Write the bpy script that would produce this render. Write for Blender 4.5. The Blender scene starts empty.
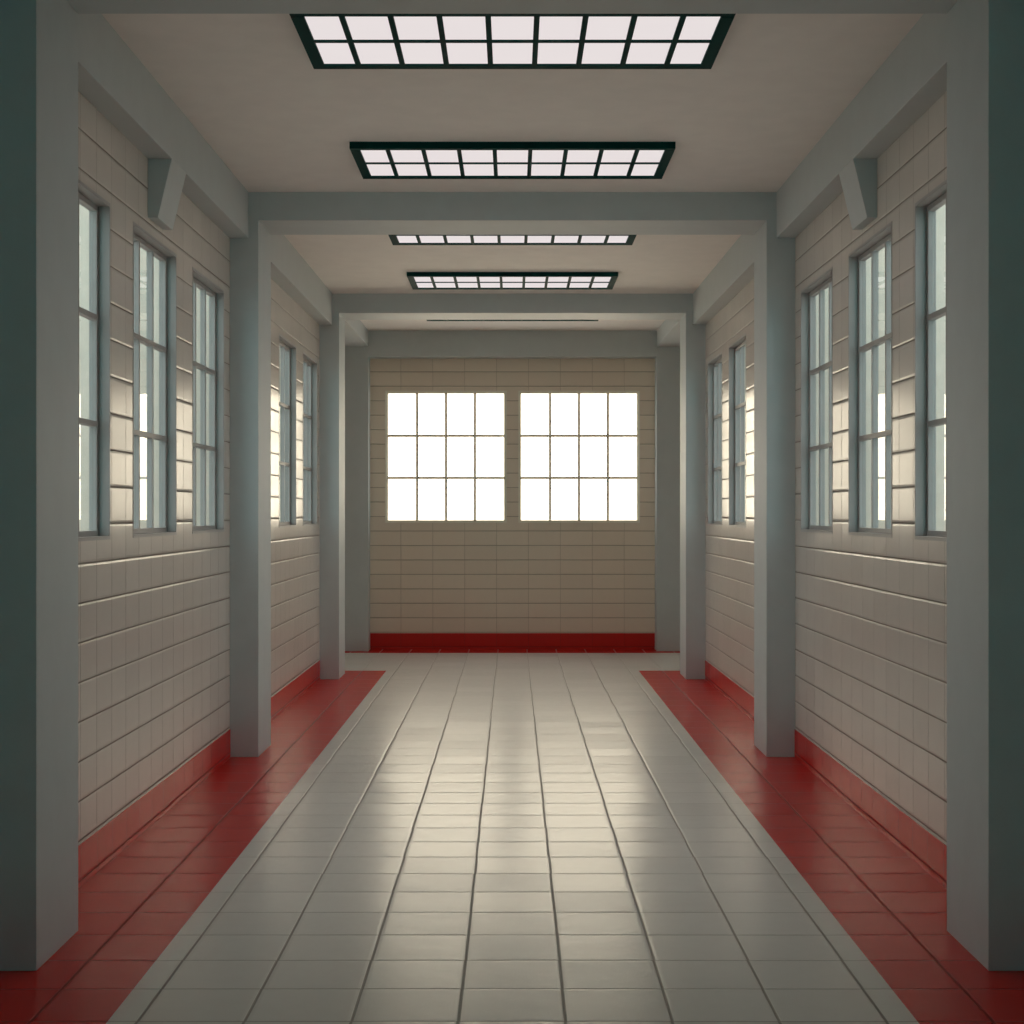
import bpy, bmesh, math
from mathutils import Vector

H = 1.6                      # eye height in metres; every length below is written in eye heights
COL = bpy.context.scene.collection

# ------------------------------------------------------------------ node helpers
class NT:
    def __init__(self, nt):
        self.nt = nt; nt.nodes.clear()
    def n(self, kind, **kw):
        nd = self.nt.nodes.new(kind)
        for k, v in kw.items(): setattr(nd, k, v)
        return nd
    def put(self, sock, v):
        if isinstance(v, bpy.types.NodeSocket): self.nt.links.new(v, sock)
        else: sock.default_value = v
    def m(self, op, a, b=0.0, c=None, clamp=False):
        nd = self.n('ShaderNodeMath', operation=op); nd.use_clamp = clamp
        self.put(nd.inputs[0], a); self.put(nd.inputs[1], b)
        if c is not None: self.put(nd.inputs[2], c)
        return nd.outputs[0]
    def smooth(self, v, lo, hi):
        nd = self.n('ShaderNodeMapRange', interpolation_type='SMOOTHSTEP')
        self.put(nd.inputs[0], v); nd.inputs[1].default_value = lo; nd.inputs[2].default_value = hi
        return nd.outputs[0]
    def mix(self, f, a, b):
        nd = self.n('ShaderNodeMix', data_type='RGBA')
        self.put(nd.inputs[0], f); self.put(nd.inputs[6], a); self.put(nd.inputs[7], b)
        return nd.outputs[2]
    def noise(self, vec, scale, detail=3.0, rough=0.5):
        nd = self.n('ShaderNodeTexNoise'); self.nt.links.new(vec, nd.inputs['Vector'])
        nd.inputs['Scale'].default_value = scale; nd.inputs['Detail'].default_value = detail
        nd.inputs['Roughness'].default_value = rough
        return nd.outputs['Fac']

def new_mat(name):
    m = bpy.data.materials.new(name); m.use_nodes = True
    return m, NT(m.node_tree)

def rgb(r, g, b): return (r, g, b, 1.0)

def paint(name, col, rough=0.5, spec=0.5, var=0.05, bump=0.0006, scale=6.0):
    """Painted plaster, wood or metal: slight tone variation and roller texture."""
    m, t = new_mat(name)
    tc = t.n('ShaderNodeTexCoord').outputs['Object']
    n1 = t.noise(tc, scale, 4.0, 0.55); n2 = t.noise(tc, 90.0, 2.0, 0.5)
    dark = tuple(c * (1 - var) for c in col[:3]) + (1,); light = tuple(min(1, c * (1 + var)) for c in col[:3]) + (1,)
    p = t.n('ShaderNodeBsdfPrincipled')
    t.put(p.inputs['Base Color'], t.mix(t.smooth(n1, 0.3, 0.7), dark, light))
    t.put(p.inputs['Roughness'], t.m('MULTIPLY_ADD', n1, 0.12, rough - 0.06))
    p.inputs['Specular IOR Level'].default_value = spec
    b = t.n('ShaderNodeBump'); b.inputs['Distance'].default_value = 1.0
    t.put(b.inputs['Height'], t.m('MULTIPLY', n2, bump)); t.put(p.inputs['Normal'], b.outputs[0])
    t.put(t.n('ShaderNodeOutputMaterial').inputs[0], p.outputs[0])
    return m

def tile_mat(name, col, grout, axes, su, sv, ou, ov, gw=0.006, depth=0.0025, tilt=0.01, rough=0.2,
             jitter=0.0, wave=0.0006, wscale=5.0, pillow=0.0008, spec=0.5, var=0.05, uw=1.0, vw=1.0, fineb=0.03):
    # uw widens (or narrows) the measure across the u joints, making them finer than the v joints
    """Glazed tiles laid in a grid on two object axes (metres); each tile is a little out of level."""
    m, t = new_mat(name)
    tc = t.n('ShaderNodeTexCoord').outputs['Object']
    sp = t.n('ShaderNodeSeparateXYZ'); t.put(sp.inputs[0], tc)
    U, V = sp.outputs[axes[0]], sp.outputs[axes[1]]
    v = t.m('DIVIDE', t.m('SUBTRACT', V, ov), sv); iv = t.m('FLOOR', v)
    wn0 = t.n('ShaderNodeTexWhiteNoise', noise_dimensions='1D'); t.put(wn0.inputs['W'], t.m('ADD', iv, 31.7))
    off = t.m('MULTIPLY', t.m('SUBTRACT', wn0.outputs[0], 0.5), jitter)
    # mirror-symmetric sides: the jitter is the same on both sides of the axis
    u = t.m('DIVIDE', t.m('SUBTRACT', t.m('ADD', U, off), ou), su); iu = t.m('FLOOR', u)
    fu = t.m('SUBTRACT', u, iu); fv = t.m('SUBTRACT', v, iv)
    cb = t.n('ShaderNodeCombineXYZ'); t.put(cb.inputs[0], iu); t.put(cb.inputs[1], iv)
    wn = t.n('ShaderNodeTexWhiteNoise', noise_dimensions='2D'); t.put(wn.inputs['Vector'], cb.outputs[0])
    sc = t.n('ShaderNodeSeparateColor'); t.put(sc.inputs[0], wn.outputs['Color'])
    du = t.m('MULTIPLY', t.m('MINIMUM', fu, t.m('SUBTRACT', 1.0, fu)), su * uw)
    dv = t.m('MULTIPLY', t.m('MINIMUM', fv, t.m('SUBTRACT', 1.0, fv)), sv * vw)
    d = t.m('MINIMUM', du, dv)
    face = t.smooth(d, gw * 0.35, gw)
    soft = t.smooth(d, gw * 0.8, gw * 2.4)
    wob = t.noise(tc, wscale, 2.0, 0.5)
    fine = t.noise(tc, wscale * 3, 1.0, 0.5)
    h = t.m('MULTIPLY', face, depth)
    h = t.m('MULTIPLY_ADD', soft, pillow, h)
    tu = t.m('MULTIPLY', t.m('MULTIPLY', t.m('SUBTRACT', sc.outputs[0], 0.5), t.m('SUBTRACT', fu, 0.5)), su * tilt)
    tv = t.m('MULTIPLY', t.m('MULTIPLY', t.m('SUBTRACT', sc.outputs[1], 0.5), t.m('SUBTRACT', fv, 0.5)), sv * tilt)
    h = t.m('ADD', h, t.m('ADD', tu, tv))
    h = t.m('MULTIPLY_ADD', wob, wave, h)
    h = t.m('MULTIPLY_ADD', fine, wave * fineb, h)
    b = t.n('ShaderNodeBump'); b.inputs['Distance'].default_value = 1.0; t.put(b.inputs['Height'], h)
    lo = tuple(c * (1 - var) for c in col[:3]) + (1,); hi = tuple(min(1, c * (1 + var)) for c in col[:3]) + (1,)
    tone = t.m('ADD', t.m('MULTIPLY', sc.outputs[2], 0.6), t.m('MULTIPLY', fine, 0.4))
    p = t.n('ShaderNodeBsdfPrincipled')
    t.put(p.inputs['Base Color'], t.mix(face, grout, t.mix(tone, lo, hi)))
    r = t.m('MULTIPLY_ADD', fine, 0.03, rough - 0.015)
    t.put(p.inputs['Roughness'], t.m('ADD', r, t.m('MULTIPLY', t.m('SUBTRACT', 1.0, face), 0.35)))
    p.inputs['Specular IOR Level'].default_value = spec
    t.put(p.inputs['Normal'], b.outputs[0])
    t.put(t.n('ShaderNodeOutputMaterial').inputs[0], p.outputs[0])
    return m

def glass_mat(name):
    """Thin float glass: clear straight through, mirror-like at grazing angles."""
    m, t = new_mat(name)
    tc = t.n('ShaderNodeTexCoord').outputs['Object']
    b = t.n('ShaderNodeBump'); b.inputs['Distance'].default_value = 1.0
    t.put(b.inputs['Height'], t.m('MULTIPLY', t.noise(tc, 1.5, 1.0, 0.4), 0.0002))
    fr = t.n('ShaderNodeFresnel'); fr.inputs['IOR'].default_value = 1.5
    tr = t.n('ShaderNodeBsdfTransparent'); tr.inputs[0].default_value = rgb(0.95, 0.955, 0.94)
    gl = t.n('ShaderNodeBsdfGlossy'); gl.inputs['Roughness'].default_value = 0.012
    t.put(gl.inputs['Normal'], b.outputs[0])
    mx = t.n('ShaderNodeMixShader'); t.put(mx.inputs[0], t.m('MULTIPLY', fr.outputs[0], t.m('SUBTRACT', 1.0, t.n('ShaderNodeNewGeometry').outputs['Backfacing']))); t.put(mx.inputs[1], tr.outputs[0]); t.put(mx.inputs[2], gl.outputs[0])
    t.put(t.n('ShaderNodeOutputMaterial').inputs[0], mx.outputs[0])
    return m

def lamp_mat(name, col, strength):
    m, t = new_mat(name)
    tc = t.n('ShaderNodeTexCoord').outputs['Object']
    e = t.n('ShaderNodeEmission'); e.inputs[0].default_value = col
    t.put(e.inputs[1], t.m('MULTIPLY_ADD', t.noise(tc, 3.0, 1.0, 0.5), strength * 0.03, strength * 0.985))
    t.put(t.n('ShaderNodeOutputMaterial').inputs[0], e.outputs[0])
    return m

# ------------------------------------------------------------------ mesh helpers
def box(bm, x0, x1, y0, y1, z0, z1, mi=0):
    v = [bm.verts.new((x, y, z)) for x in (x0, x1) for y in (y0, y1) for z in (z0, z1)]
    for q in ((0, 1, 3, 2), (4, 6, 7, 5), (0, 4, 5, 1), (2, 3, 7, 6), (0, 2, 6, 4), (1, 5, 7, 3)):
        bm.faces.new([v[i] for i in q]).material_index = mi

def link(name, bm, mats, parent=None, bevel=0.0, loc=(0, 0, 0), rz=0.0):
    """One mesh object; the mesh was written in eye heights and becomes metres."""
    bmesh.ops.scale(bm, vec=(H, H, H), verts=bm.verts)
    bmesh.ops.recalc_face_normals(bm, faces=bm.faces)
    me = bpy.data.meshes.new(name); bm.to_mesh(me); bm.free()
    for m in (mats if isinstance(mats, (list, tuple)) else [mats]): me.materials.append(m)
    o = bpy.data.objects.new(name, me); COL.objects.link(o)
    o.location = Vector(loc) * H; o.rotation_euler = (0, 0, rz)
    if parent: o.parent = parent
    if bevel:
        b = o.modifiers.new('bevel', 'BEVEL'); b.width = bevel; b.segments = 2; b.limit_method = 'ANGLE'; b.harden_normals = False
    return o

def tag(o, label=None, cat=None, group=None, kind=None):
    if label: o['label'] = label
    if cat: o['category'] = cat
    if group: o['group'] = group
    if kind: o['kind'] = kind
    return o

def wall(bm, to, u0, u1, z0, z1, d0, d1, holes):
    """A wall between depths d0 and d1 with rectangular openings, clean reveals, no inner faces."""
    us = sorted({u0, u1, *[h[0] for h in holes], *[h[1] for h in holes]})
    zs = sorted({z0, z1, *[h[2] for h in holes], *[h[3] for h in holes]})
    def solid(i, j):
        if not (0 <= i < len(us) - 1 and 0 <= j < len(zs) - 1): return False
        cu, cz = (us[i] + us[i + 1]) / 2, (zs[j] + zs[j + 1]) / 2
        return not any(h[0] < cu < h[1] and h[2] < cz < h[3] for h in holes)
    cache = {}
    def v(i, j, d):
        k = (i, j, d)
        if k not in cache: cache[k] = bm.verts.new(to(us[i], d, zs[j]))
        return cache[k]
    for i in range(len(us) - 1):
        for j in range(len(zs) - 1):
            if not solid(i, j): continue
            for d in (d0, d1): bm.faces.new([v(i, j, d), v(i + 1, j, d), v(i + 1, j + 1, d), v(i, j + 1, d)])
            for (di, dj, a, b) in ((-1, 0, (i, j), (i, j + 1)), (1, 0, (i + 1, j), (i + 1, j + 1)), (0, -1, (i, j), (i + 1, j)), (0, 1, (i, j + 1), (i + 1, j + 1))):
                if not solid(i + di, j + dj):
                    bm.faces.new([v(*a, d0), v(*b, d0), v(*b, d1), v(*a, d1)])

# ------------------------------------------------------------------ measured layout (eye heights)
WX = 1.154            # inner face of the side walls
CX = 1.037            # inner face of the columns
BX = 1.0776           # inner face of the wall-plate beams
TH = 0.125            # wall thickness
TS = 0.054            # thinner side walls
ZC = 2.306            # ceiling
ZB = 2.19             # underside of the cross beams
ZL = 2.118            # underside of the wall-plate beams
C = [(0.433, 0.763), (3.425, 3.755), (6.417, 6.747), (9.40, 9.73)]
CR0, CR1 = 9.58, 11.46   # faces of the crossing corridor
EC = 11.31               # front of the end columns
YB = -1.5                # wall behind the viewer
TX = 4.6                 # half length of the crossing corridor
WIN_Z = (0.9215, 1.884)
WIN_L = 0.31
TV, TVO = 0.1055, 0.123  # course height and first joint
BASE = 0.113             # height of the red skirting course
BAY = [5.088, 8.078]
WSP = 0.89
XW = (9.95, 11.0)      # unseen window added at each end of the crossing corridor

# ------------------------------------------------------------------ materials
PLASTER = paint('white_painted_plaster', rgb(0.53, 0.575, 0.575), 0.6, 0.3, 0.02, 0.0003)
BACKPAINT = paint('bounce_cutting_teal', rgb(0.03, 0.12, 0.12), 0.6, 0.3, 0.03, 0.0003)  # dark teal put on the unseen back wall to cut bounce light
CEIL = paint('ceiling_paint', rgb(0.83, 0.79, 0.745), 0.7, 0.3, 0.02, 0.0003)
RENDER = paint('outdoor_render', rgb(0.60, 0.53, 0.45), 0.85, 0.3, 0.05, 0.0008)
PAVING = paint('outdoor_paving', rgb(0.36, 0.35, 0.33), 0.9, 0.3, 0.1, 0.001)
FRAME = paint('grey_blue_window_paint', rgb(0.36, 0.35, 0.335), 0.5, 0.35, 0.02, 0.0002)
ENDFRAME = paint('cream_window_paint', rgb(0.86, 0.82, 0.70), 0.6, 0.3, 0.02, 0.0002)
TEAL = paint('dark_green_lamp_metal', rgb(0.001, 0.040, 0.036), 0.7, 0.04, 0.05, 0.0001)
GLASS = glass_mat('window_glass')
DIFF = lamp_mat('lamp_diffuser', rgb(0.80, 0.735, 0.73), 1.0)
WHITE = rgb(0.65, 0.61, 0.55); GROUT = rgb(0.24, 0.21, 0.175)
RED = rgb(0.56, 0.030, 0.024); RGROUT = rgb(0.30, 0.024, 0.02)
SW = dict(uw=2.6, gw=0.006, depth=0.0018, tilt=0.02, rough=0.235, wave=0.0010, wscale=4.0, var=0.04, pillow=0.0012, spec=0.12, fineb=0.15)
WALLTILE = tile_mat('side_wall_tiles', WHITE, GROUT, (1, 2), 0.1643 * H, TV * H, 4.527 * H, TVO * H, **SW)
WALLRED = tile_mat('side_red_tiles', RED, RGROUT, (1, 2), 0.1643 * H, TV * H, 4.527 * H, (TVO - TV) * H, **{**SW, 'spec': 0.12})
ENDTILE = tile_mat('end_wall_tiles', rgb(0.80, 0.70, 0.58), rgb(0.44, 0.37, 0.29), (0, 2), 0.2325 * H, TV * H, 0.11625 * H, TVO * H, **SW)
ENDRED = tile_mat('end_red_tiles', RED, RGROUT, (0, 2), 0.2325 * H, TV * H, 0.11625 * H, (TVO - TV) * H, **SW)
FW = dict(vw=1.45, pillow=0.0005, fineb=0.3, spec=0.10, gw=0.0075, depth=0.0014, tilt=0.022, rough=0.255, jitter=0.006, wave=0.0016, wscale=4.5, var=0.04)
FLOORW = tile_mat('white_floor_tiles', rgb(0.69, 0.665, 0.62), rgb(0.34, 0.315, 0.28), (0, 1), 0.21 * H, 0.21 * H, 0.105 * H, 3.2955 * H, **FW)
FLOORR = tile_mat('red_floor_tiles', RED, RGROUT, (0, 1), 0.21 * H, 0.21 * H, 0.105 * H, 3.2955 * H, **{**FW, 'spec': 0.12})

# ------------------------------------------------------------------ floor and ceiling
bm = bmesh.new()
xs = [-TX, -WX - TH, -0.795, 0.795, WX + TH, TX]
ys = [YB, 9.455, 9.91, 11.15, CR1]
for i in range(5):
    for j in range(4):
        if i in (0, 4) and j == 0: continue
        red = (i in (0, 1, 3, 4) and j in (0, 1)) or j == 3
        v = [bm.verts.new(p) for p in ((xs[i], ys[j], 0), (xs[i + 1], ys[j], 0), (xs[i + 1], ys[j + 1], 0), (xs[i], ys[j + 1], 0))]
        bm.faces.new(v).material_index = 1 if red else 0
bmesh.ops.remove_doubles(bm, verts=bm.verts, dist=1e-5)
g = bmesh.ops.extrude_face_region(bm, geom=bm.faces[:])
bmesh.ops.translate(bm, verts=[e for e in g['geom'] if isinstance(e, bmesh.types.BMVert)], vec=(0, 0, -0.1))
tag(link('floor', bm, [FLOORW, FLOORR]), 'pale glazed floor tiles with red tiled strips along both walls', 'floor', kind='structure')
bm = bmesh.new()
box(bm, -WX - TH, WX + TH, YB - TH, 9.455, ZC, ZC + 0.1)
box(bm, -CX - 0.33, CX + 0.33, 9.455, CR0, ZC, ZC + 0.1)
box(bm, -TX - TH, TX + TH, CR0, CR1 + TH, ZC, ZC + 0.1)
tag(link('ceiling', bm, CEIL), 'plain white ceiling holding the gridded lamps', 'ceiling', kind='structure')

# ------------------------------------------------------------------ walls
def win_u(cy): return (cy - WIN_L, cy + WIN_L, *WIN_Z)
side_windows = [b + k * WSP for b in BAY for k in (-1, 0, 1)]
for s, nm in ((-1, 'left'), (1, 'right')):
    bm = bmesh.new()
    wall(bm, lambda u, d, z: (s * d, u, z), YB, C[3][0], 0, ZC, WX, WX + TS, [win_u(c) for c in side_windows])
    tag(link('wall_' + nm, bm, [WALLTILE]), f'pale glazed tile wall with tall windows on the {nm} of the corridor', 'wall', kind='structure')
    bm = bmesh.new()
    for a, b in zip(C[:-1], C[1:]): box(bm, s * WX, s * (WX - 0.003), a[1], b[0], 0, BASE)
    tag(link('baseboard_' + nm, bm, [WALLRED]), f'red tiled skirting along the foot of the {nm} wall', 'baseboard', kind='structure')
    # near wall of the crossing corridor, and its closed end
    bm = bmesh.new()
    box(bm, s * (CX + 0.33), s * TX, 9.455, CR0, 0, 3.45)
    tag(link('wall_crossing_' + nm, bm, [RENDER]), f'grey rendered wall seen through the {nm} corridor windows', 'wall', kind='structure')
    bm = bmesh.new()
    wall(bm, lambda u, d, z: (s * d, u, z), 9.455, CR1 + TH, 0, ZC, TX, TX + TH, [(*XW, *WIN_Z)])
    tag(link('wall_crossing_end_' + nm, bm, [WALLTILE]), f'tiled wall closing the crossing corridor on the {nm}', 'wall', kind='structure')
bm = bmesh.new()
end_windows = [(-0.9285, -0.043), (0.043, 0.9285)]
wall(bm, lambda u, d, z: (u, d, z), -TX, TX, 0, ZC, CR1, CR1 + TH, [(a, b, *WIN_Z) for a, b in end_windows])
tag(link('wall_end', bm, [ENDTILE]), 'beige tiled end wall with two bright gridded windows', 'wall', kind='structure')
bm = bmesh.new(); box(bm, -CX, CX, CR1 - 0.003, CR1, 0, 0.117)
tag(link('baseboard_end', bm, [ENDRED]), 'dark red skirting under the end wall windows', 'baseboard', kind='structure')
bm = bmesh.new(); wall(bm, lambda u, d, z: (u, d, z), -WX, WX, 0, ZC, YB - TH, YB, [(a, b, *WIN_Z) for a, b in end_windows])
tag(link('wall_back', bm, [BACKPAINT]), 'unseen wall behind the viewer, dark teal to cut bounce light', 'wall', kind='structure')

# ------------------------------------------------------------------ columns and beams
order = ['first', 'second', 'third', 'fourth']
where = {1: 'nearest', 2: 'second', 3: 'third'}
for s, nm in ((-1, 'left'), (1, 'right')):
    for k, (a, b) in enumerate(C):
        if k == 0: continue
        xo = CX + 0.33 if k == 3 else WX
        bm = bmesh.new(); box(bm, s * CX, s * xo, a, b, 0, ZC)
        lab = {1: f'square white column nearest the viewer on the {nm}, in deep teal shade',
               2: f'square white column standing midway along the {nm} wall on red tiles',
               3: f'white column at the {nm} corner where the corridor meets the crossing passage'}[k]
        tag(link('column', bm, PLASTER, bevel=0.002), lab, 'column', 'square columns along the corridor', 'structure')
    bm = bmesh.new(); box(bm, s * CX, s * (CX + 0.33), EC, CR1, 0, ZC)
    tag(link('column', bm, PLASTER, bevel=0.002), f'shallow grey column against the end wall, {nm} of the bright windows', 'column', 'square columns along the corridor', 'structure')
    # wall-plate beams
    for k in (0, 1, 2):
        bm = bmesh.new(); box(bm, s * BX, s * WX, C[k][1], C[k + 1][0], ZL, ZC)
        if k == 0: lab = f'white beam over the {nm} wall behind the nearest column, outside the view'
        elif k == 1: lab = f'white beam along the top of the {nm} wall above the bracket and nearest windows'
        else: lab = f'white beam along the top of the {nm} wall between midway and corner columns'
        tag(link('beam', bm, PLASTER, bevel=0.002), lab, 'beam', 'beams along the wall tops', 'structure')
    bm = bmesh.new(); box(bm, s * CX, s * (CX + 0.33), C[3][1], EC, ZB, ZC)
    tag(link('beam', bm, PLASTER, bevel=0.002), f'wide white beam over the {nm} mouth of the crossing passage', 'beam', 'beams over the crossing passage', 'structure')
    # the tapered bracket
    bm = bmesh.new()
    y0, y1, zt, zb = 4.974, 5.192, ZL, 1.932
    pr = [(BX, zt), (WX, zt), (WX, zb), (1.122, zb)]
    vs = [[bm.verts.new((s * x, y, z)) for x, z in pr] for y in (y0, y1)]
    bm.faces.new(vs[0]); bm.faces.new(vs[1])
    for i in range(4): bm.faces.new([vs[0][i], vs[0][(i + 1) % 4], vs[1][(i + 1) % 4], vs[1][i]])
    tag(link('mounted_bracket', bm, PLASTER, bevel=0.002), f'tapered white bracket under the {nm} wall beam, above the middle window', 'bracket', 'tapered brackets under the wall beams')
for k, (a, b) in enumerate(C):
    if k == 0: continue
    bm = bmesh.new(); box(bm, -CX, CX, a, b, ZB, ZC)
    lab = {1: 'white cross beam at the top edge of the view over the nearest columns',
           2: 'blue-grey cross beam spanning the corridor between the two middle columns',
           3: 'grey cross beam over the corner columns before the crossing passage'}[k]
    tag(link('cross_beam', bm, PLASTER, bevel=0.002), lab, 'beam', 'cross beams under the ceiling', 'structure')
bm = bmesh.new(); box(bm, -CX, CX, EC, CR1, ZL, ZC)
tag(link('cross_beam', bm, PLASTER, bevel=0.002), 'deep beige beam against the end wall above the two bright windows', 'beam', 'cross beams under the ceiling', 'structure')

# ------------------------------------------------------------------ windows (local x along the wall, y outwards, z up)
def window(n, w, cols, fm, loc, rz, label, group, glass_d, F=0.016, M=0.0078, T=TH):
    z0, z1 = WIN_Z; h = z1 - z0
    e = bpy.data.objects.new('window_%d' % n, None); COL.objects.link(e)
    e.location = Vector(loc) * H; e.rotation_euler = (0, 0, rz)
    tag(e, label, 'window', group, 'structure')
    a = w / 2; L = 0.010
    bm = bmesh.new()      # painted lining of the opening
    for x0, x1, q0, q1 in ((-a, -a + L, 0, h), (a - L, a, 0, h), (-a + L, a - L, 0, L), (-a + L, a - L, h - L, h)):
        box(bm, x0, x1, -0.001, T + 0.004, q0, q1)
    link('window_lining', bm, fm, e)
    g0, g1 = glass_d - 0.010, glass_d + 0.012
    bm = bmesh.new()
    b = a - L; c = L
    for x0, x1, q0, q1 in ((-b, -b + F, c, h - c), (b - F, b, c, h - c), (-b + F, b - F, c, c + F), (-b + F, b - F, h - c - F, h - c)):
        box(bm, x0, x1, g0, g1, q0, q1)
    fr = link('window_frame', bm, fm, e, bevel=0.002)
    bm = bmesh.new()
    iw, ih = 2 * (b - F), h - 2 * (c + F)
    zs = [c + F + ih * j / 3 for j in (1, 2)]
    for i in range(1, cols):
        x = -(b - F) + iw * i / cols
        box(bm, x - M, x + M, glass_d - 0.010, glass_d + 0.010, c + F, h - c - F)
    for z in zs:
        prev = -(b - F)
        for i in range(1, cols + 1):
            x = -(b - F) + iw * i / cols
            box(bm, prev, x - (M if i < cols else 0), glass_d - 0.010, glass_d + 0.010, z - M, z + M)
            prev = x + M
    link('glazing_bars', bm, fm, e)
    bm = bmesh.new(); box(bm, -(b - F) , b - F, glass_d - 0.0008, glass_d + 0.0008, c + F, h - c - F)
    link('window_pane', bm, GLASS, e)
    return e

n = 1
wlab = [['nearest', 'just behind the nearest column'], ['middle', 'below the tapered bracket'], ['third', 'just before the midway column'],
        ['hidden', 'tucked behind the midway column'], ['fifth', 'beyond the midway column, with a broad dark jamb'], ['last', 'just before the corner column']]
for s, nm in ((-1, 'left'), (1, 'right')):
    for k, cy in enumerate(side_windows):
        window(n, 2 * WIN_L, 3, FRAME, (s * WX, cy, WIN_Z[0]), math.pi / 2 if s < 0 else -math.pi / 2,
               f'tall grey-framed window in the {nm} tiled wall, {wlab[k][1]}', 'tall windows in the side walls', 0.041, T=TS)
        n += 1
for (a, b), nm in zip(end_windows, ('left', 'right')):
    window(n, b - a, 4, ENDFRAME, ((a + b) / 2, CR1, WIN_Z[0]), 0, f'bright twelve-pane window in the end wall, {nm} one of the pair', 'bright end wall windows', 0.030, 0.010, 0.009)
    n += 1

for s, nm in ((-1, 'left'), (1, 'right')):  # unseen windows added to brighten the crossing and the end wall
    window(n, XW[1] - XW[0], 4, ENDFRAME, (s * TX, sum(XW) / 2, WIN_Z[0]), math.pi / 2 if s < 0 else -math.pi / 2,
           f'added window lighting the crossing corridor on the {nm}, outside the view', 'unseen windows added for light', 0.030)
    n += 1
for a, b in end_windows:  # unseen windows added so teal light reaches the camera-facing faces
    window(n, b - a, 4, ENDFRAME, ((a + b) / 2, YB, WIN_Z[0]), math.pi, 'unseen window added behind the viewer for teal fill light', 'unseen windows added for light', 0.030)
    n += 1

# ------------------------------------------------------------------ ceiling lamps
def lamp():
    e = bpy.data.objects.new('ceiling_lamp', None); COL.objects.link(e)
    W, L, P = 0.575, 0.2555, 0.0235
    F = 0.034; D = 0.0225
    bm = bmesh.new()
    for x0, x1, y0, y1 in ((-W, W, -L, -L + 0.028), (-W, W, L - F, L), (-W, -W + F, -L + F, L - F), (W - F, W, -L + F, L - F)):
        box(bm, x0, x1, y0, y1, -P, 0)
    link('lamp_frame', bm, TEAL, e)
    bm = bmesh.new(); M = 0.0075; Q = 0.009; B = 0.1266
    iw = 2 * (W - F)
    for i in range(1, 9):
        x = (i - 4.5) * B
        box(bm, x - M, x + M, -L + 0.028, L - F, -P, -P + 0.008)
    prev = -(W - F)
    for i in range(1, 10):
        x = (i - 4.5) * B if i < 9 else W - F
        box(bm, prev, x - (M if i < 9 else 0), -Q, Q, -P + 0.002, -P + 0.008); prev = x + M
    link('lamp_grid', bm, TEAL, e)
    bm = bmesh.new(); box(bm, -(W - F), W - F, -L + 0.028, L - F, -P + 0.006, -0.001)
    link('lamp_diffuser', bm, DIFF, e)
    return e
proto = lamp()
lamp_labels = ['gridded ceiling lamp nearest the viewer, largest, cut off by the front beam',
               'gridded ceiling lamp in front of the blue-grey cross beam, whole and second largest',
               'gridded ceiling lamp half hidden just behind the blue-grey cross beam',
               'small whole gridded ceiling lamp just before the corner columns',
               'gridded ceiling lamp seen edge-on as a thin dark line near the end wall']
kids = list(proto.children)
for k, lab in enumerate(lamp_labels):
    if k == 0: e = proto
    else:
        e = proto.copy(); COL.objects.link(e)
        for c in kids:
            d = c.copy(); COL.objects.link(d); d.parent = e
    e.location = Vector((0, 4.297 + 1.503 * k, ZC)) * H
    tag(e, lab, 'ceiling lamp', 'gridded ceiling lamps')

# ------------------------------------------------------------------ outdoors
bm = bmesh.new(); box(bm, -14, 14, YB - 3, 12.4, -0.25, -0.1001)
tag(link('ground', bm, PAVING), 'paved ground outside the windows', 'ground', kind='structure')

# ------------------------------------------------------------------ sky: overcast, brighter and warmer towards the low sun ahead
w = bpy.data.worlds.new('overcast_sky'); bpy.context.scene.world = w; w.use_nodes = True
t = NT(w.node_tree)
sp = t.n('ShaderNodeSeparateXYZ'); t.put(sp.inputs[0], t.n('ShaderNodeTexCoord').outputs['Generated'])
f = t.smooth(sp.outputs[1], 0.55, 0.99)
bg = t.n('ShaderNodeBackground')
back = t.smooth(t.m('MULTIPLY', sp.outputs[1], -1.0), 0.8, 0.97)
side = t.mix(back, rgb(0.98, 1.0, 1.02), rgb(0.0, 0.85, 0.95))  # teal patch added behind the viewer to tint camera-facing faces
t.put(bg.inputs[0], t.mix(f, side, rgb(3.1, 2.7, 2.1)))
bg.inputs[1].default_value = 2.2
t.put(t.n('ShaderNodeOutputWorld').inputs[0], bg.outputs[0])

# ------------------------------------------------------------------ camera
cam = bpy.data.cameras.new('camera'); co = bpy.data.objects.new('camera', cam); COL.objects.link(co)
cam.sensor_width = 36.0; cam.lens = 36.0 * 1572 / 1024; cam.shift_x = -0.5 / 1024; cam.clip_start = 0.05
co.location = (0, 0, H); co.rotation_euler = (math.pi / 2, 0, 0)
sc = bpy.context.scene; sc.camera = co
sc.view_settings.view_transform = 'Standard'; sc.view_settings.look = 'None'
sc.view_settings.exposure = 0.0; sc.view_settings.gamma = 1.0; sc.view_settings.use_curve_mapping = False
sc.cycles.use_denoising = True
sc.cycles.max_bounces = 16; sc.cycles.diffuse_bounces = 10; sc.cycles.glossy_bounces = 6; sc.cycles.transparent_max_bounces = 16
sc.cycles.caustics_reflective = True
sc.cycles.sample_clamp_indirect = 6.0
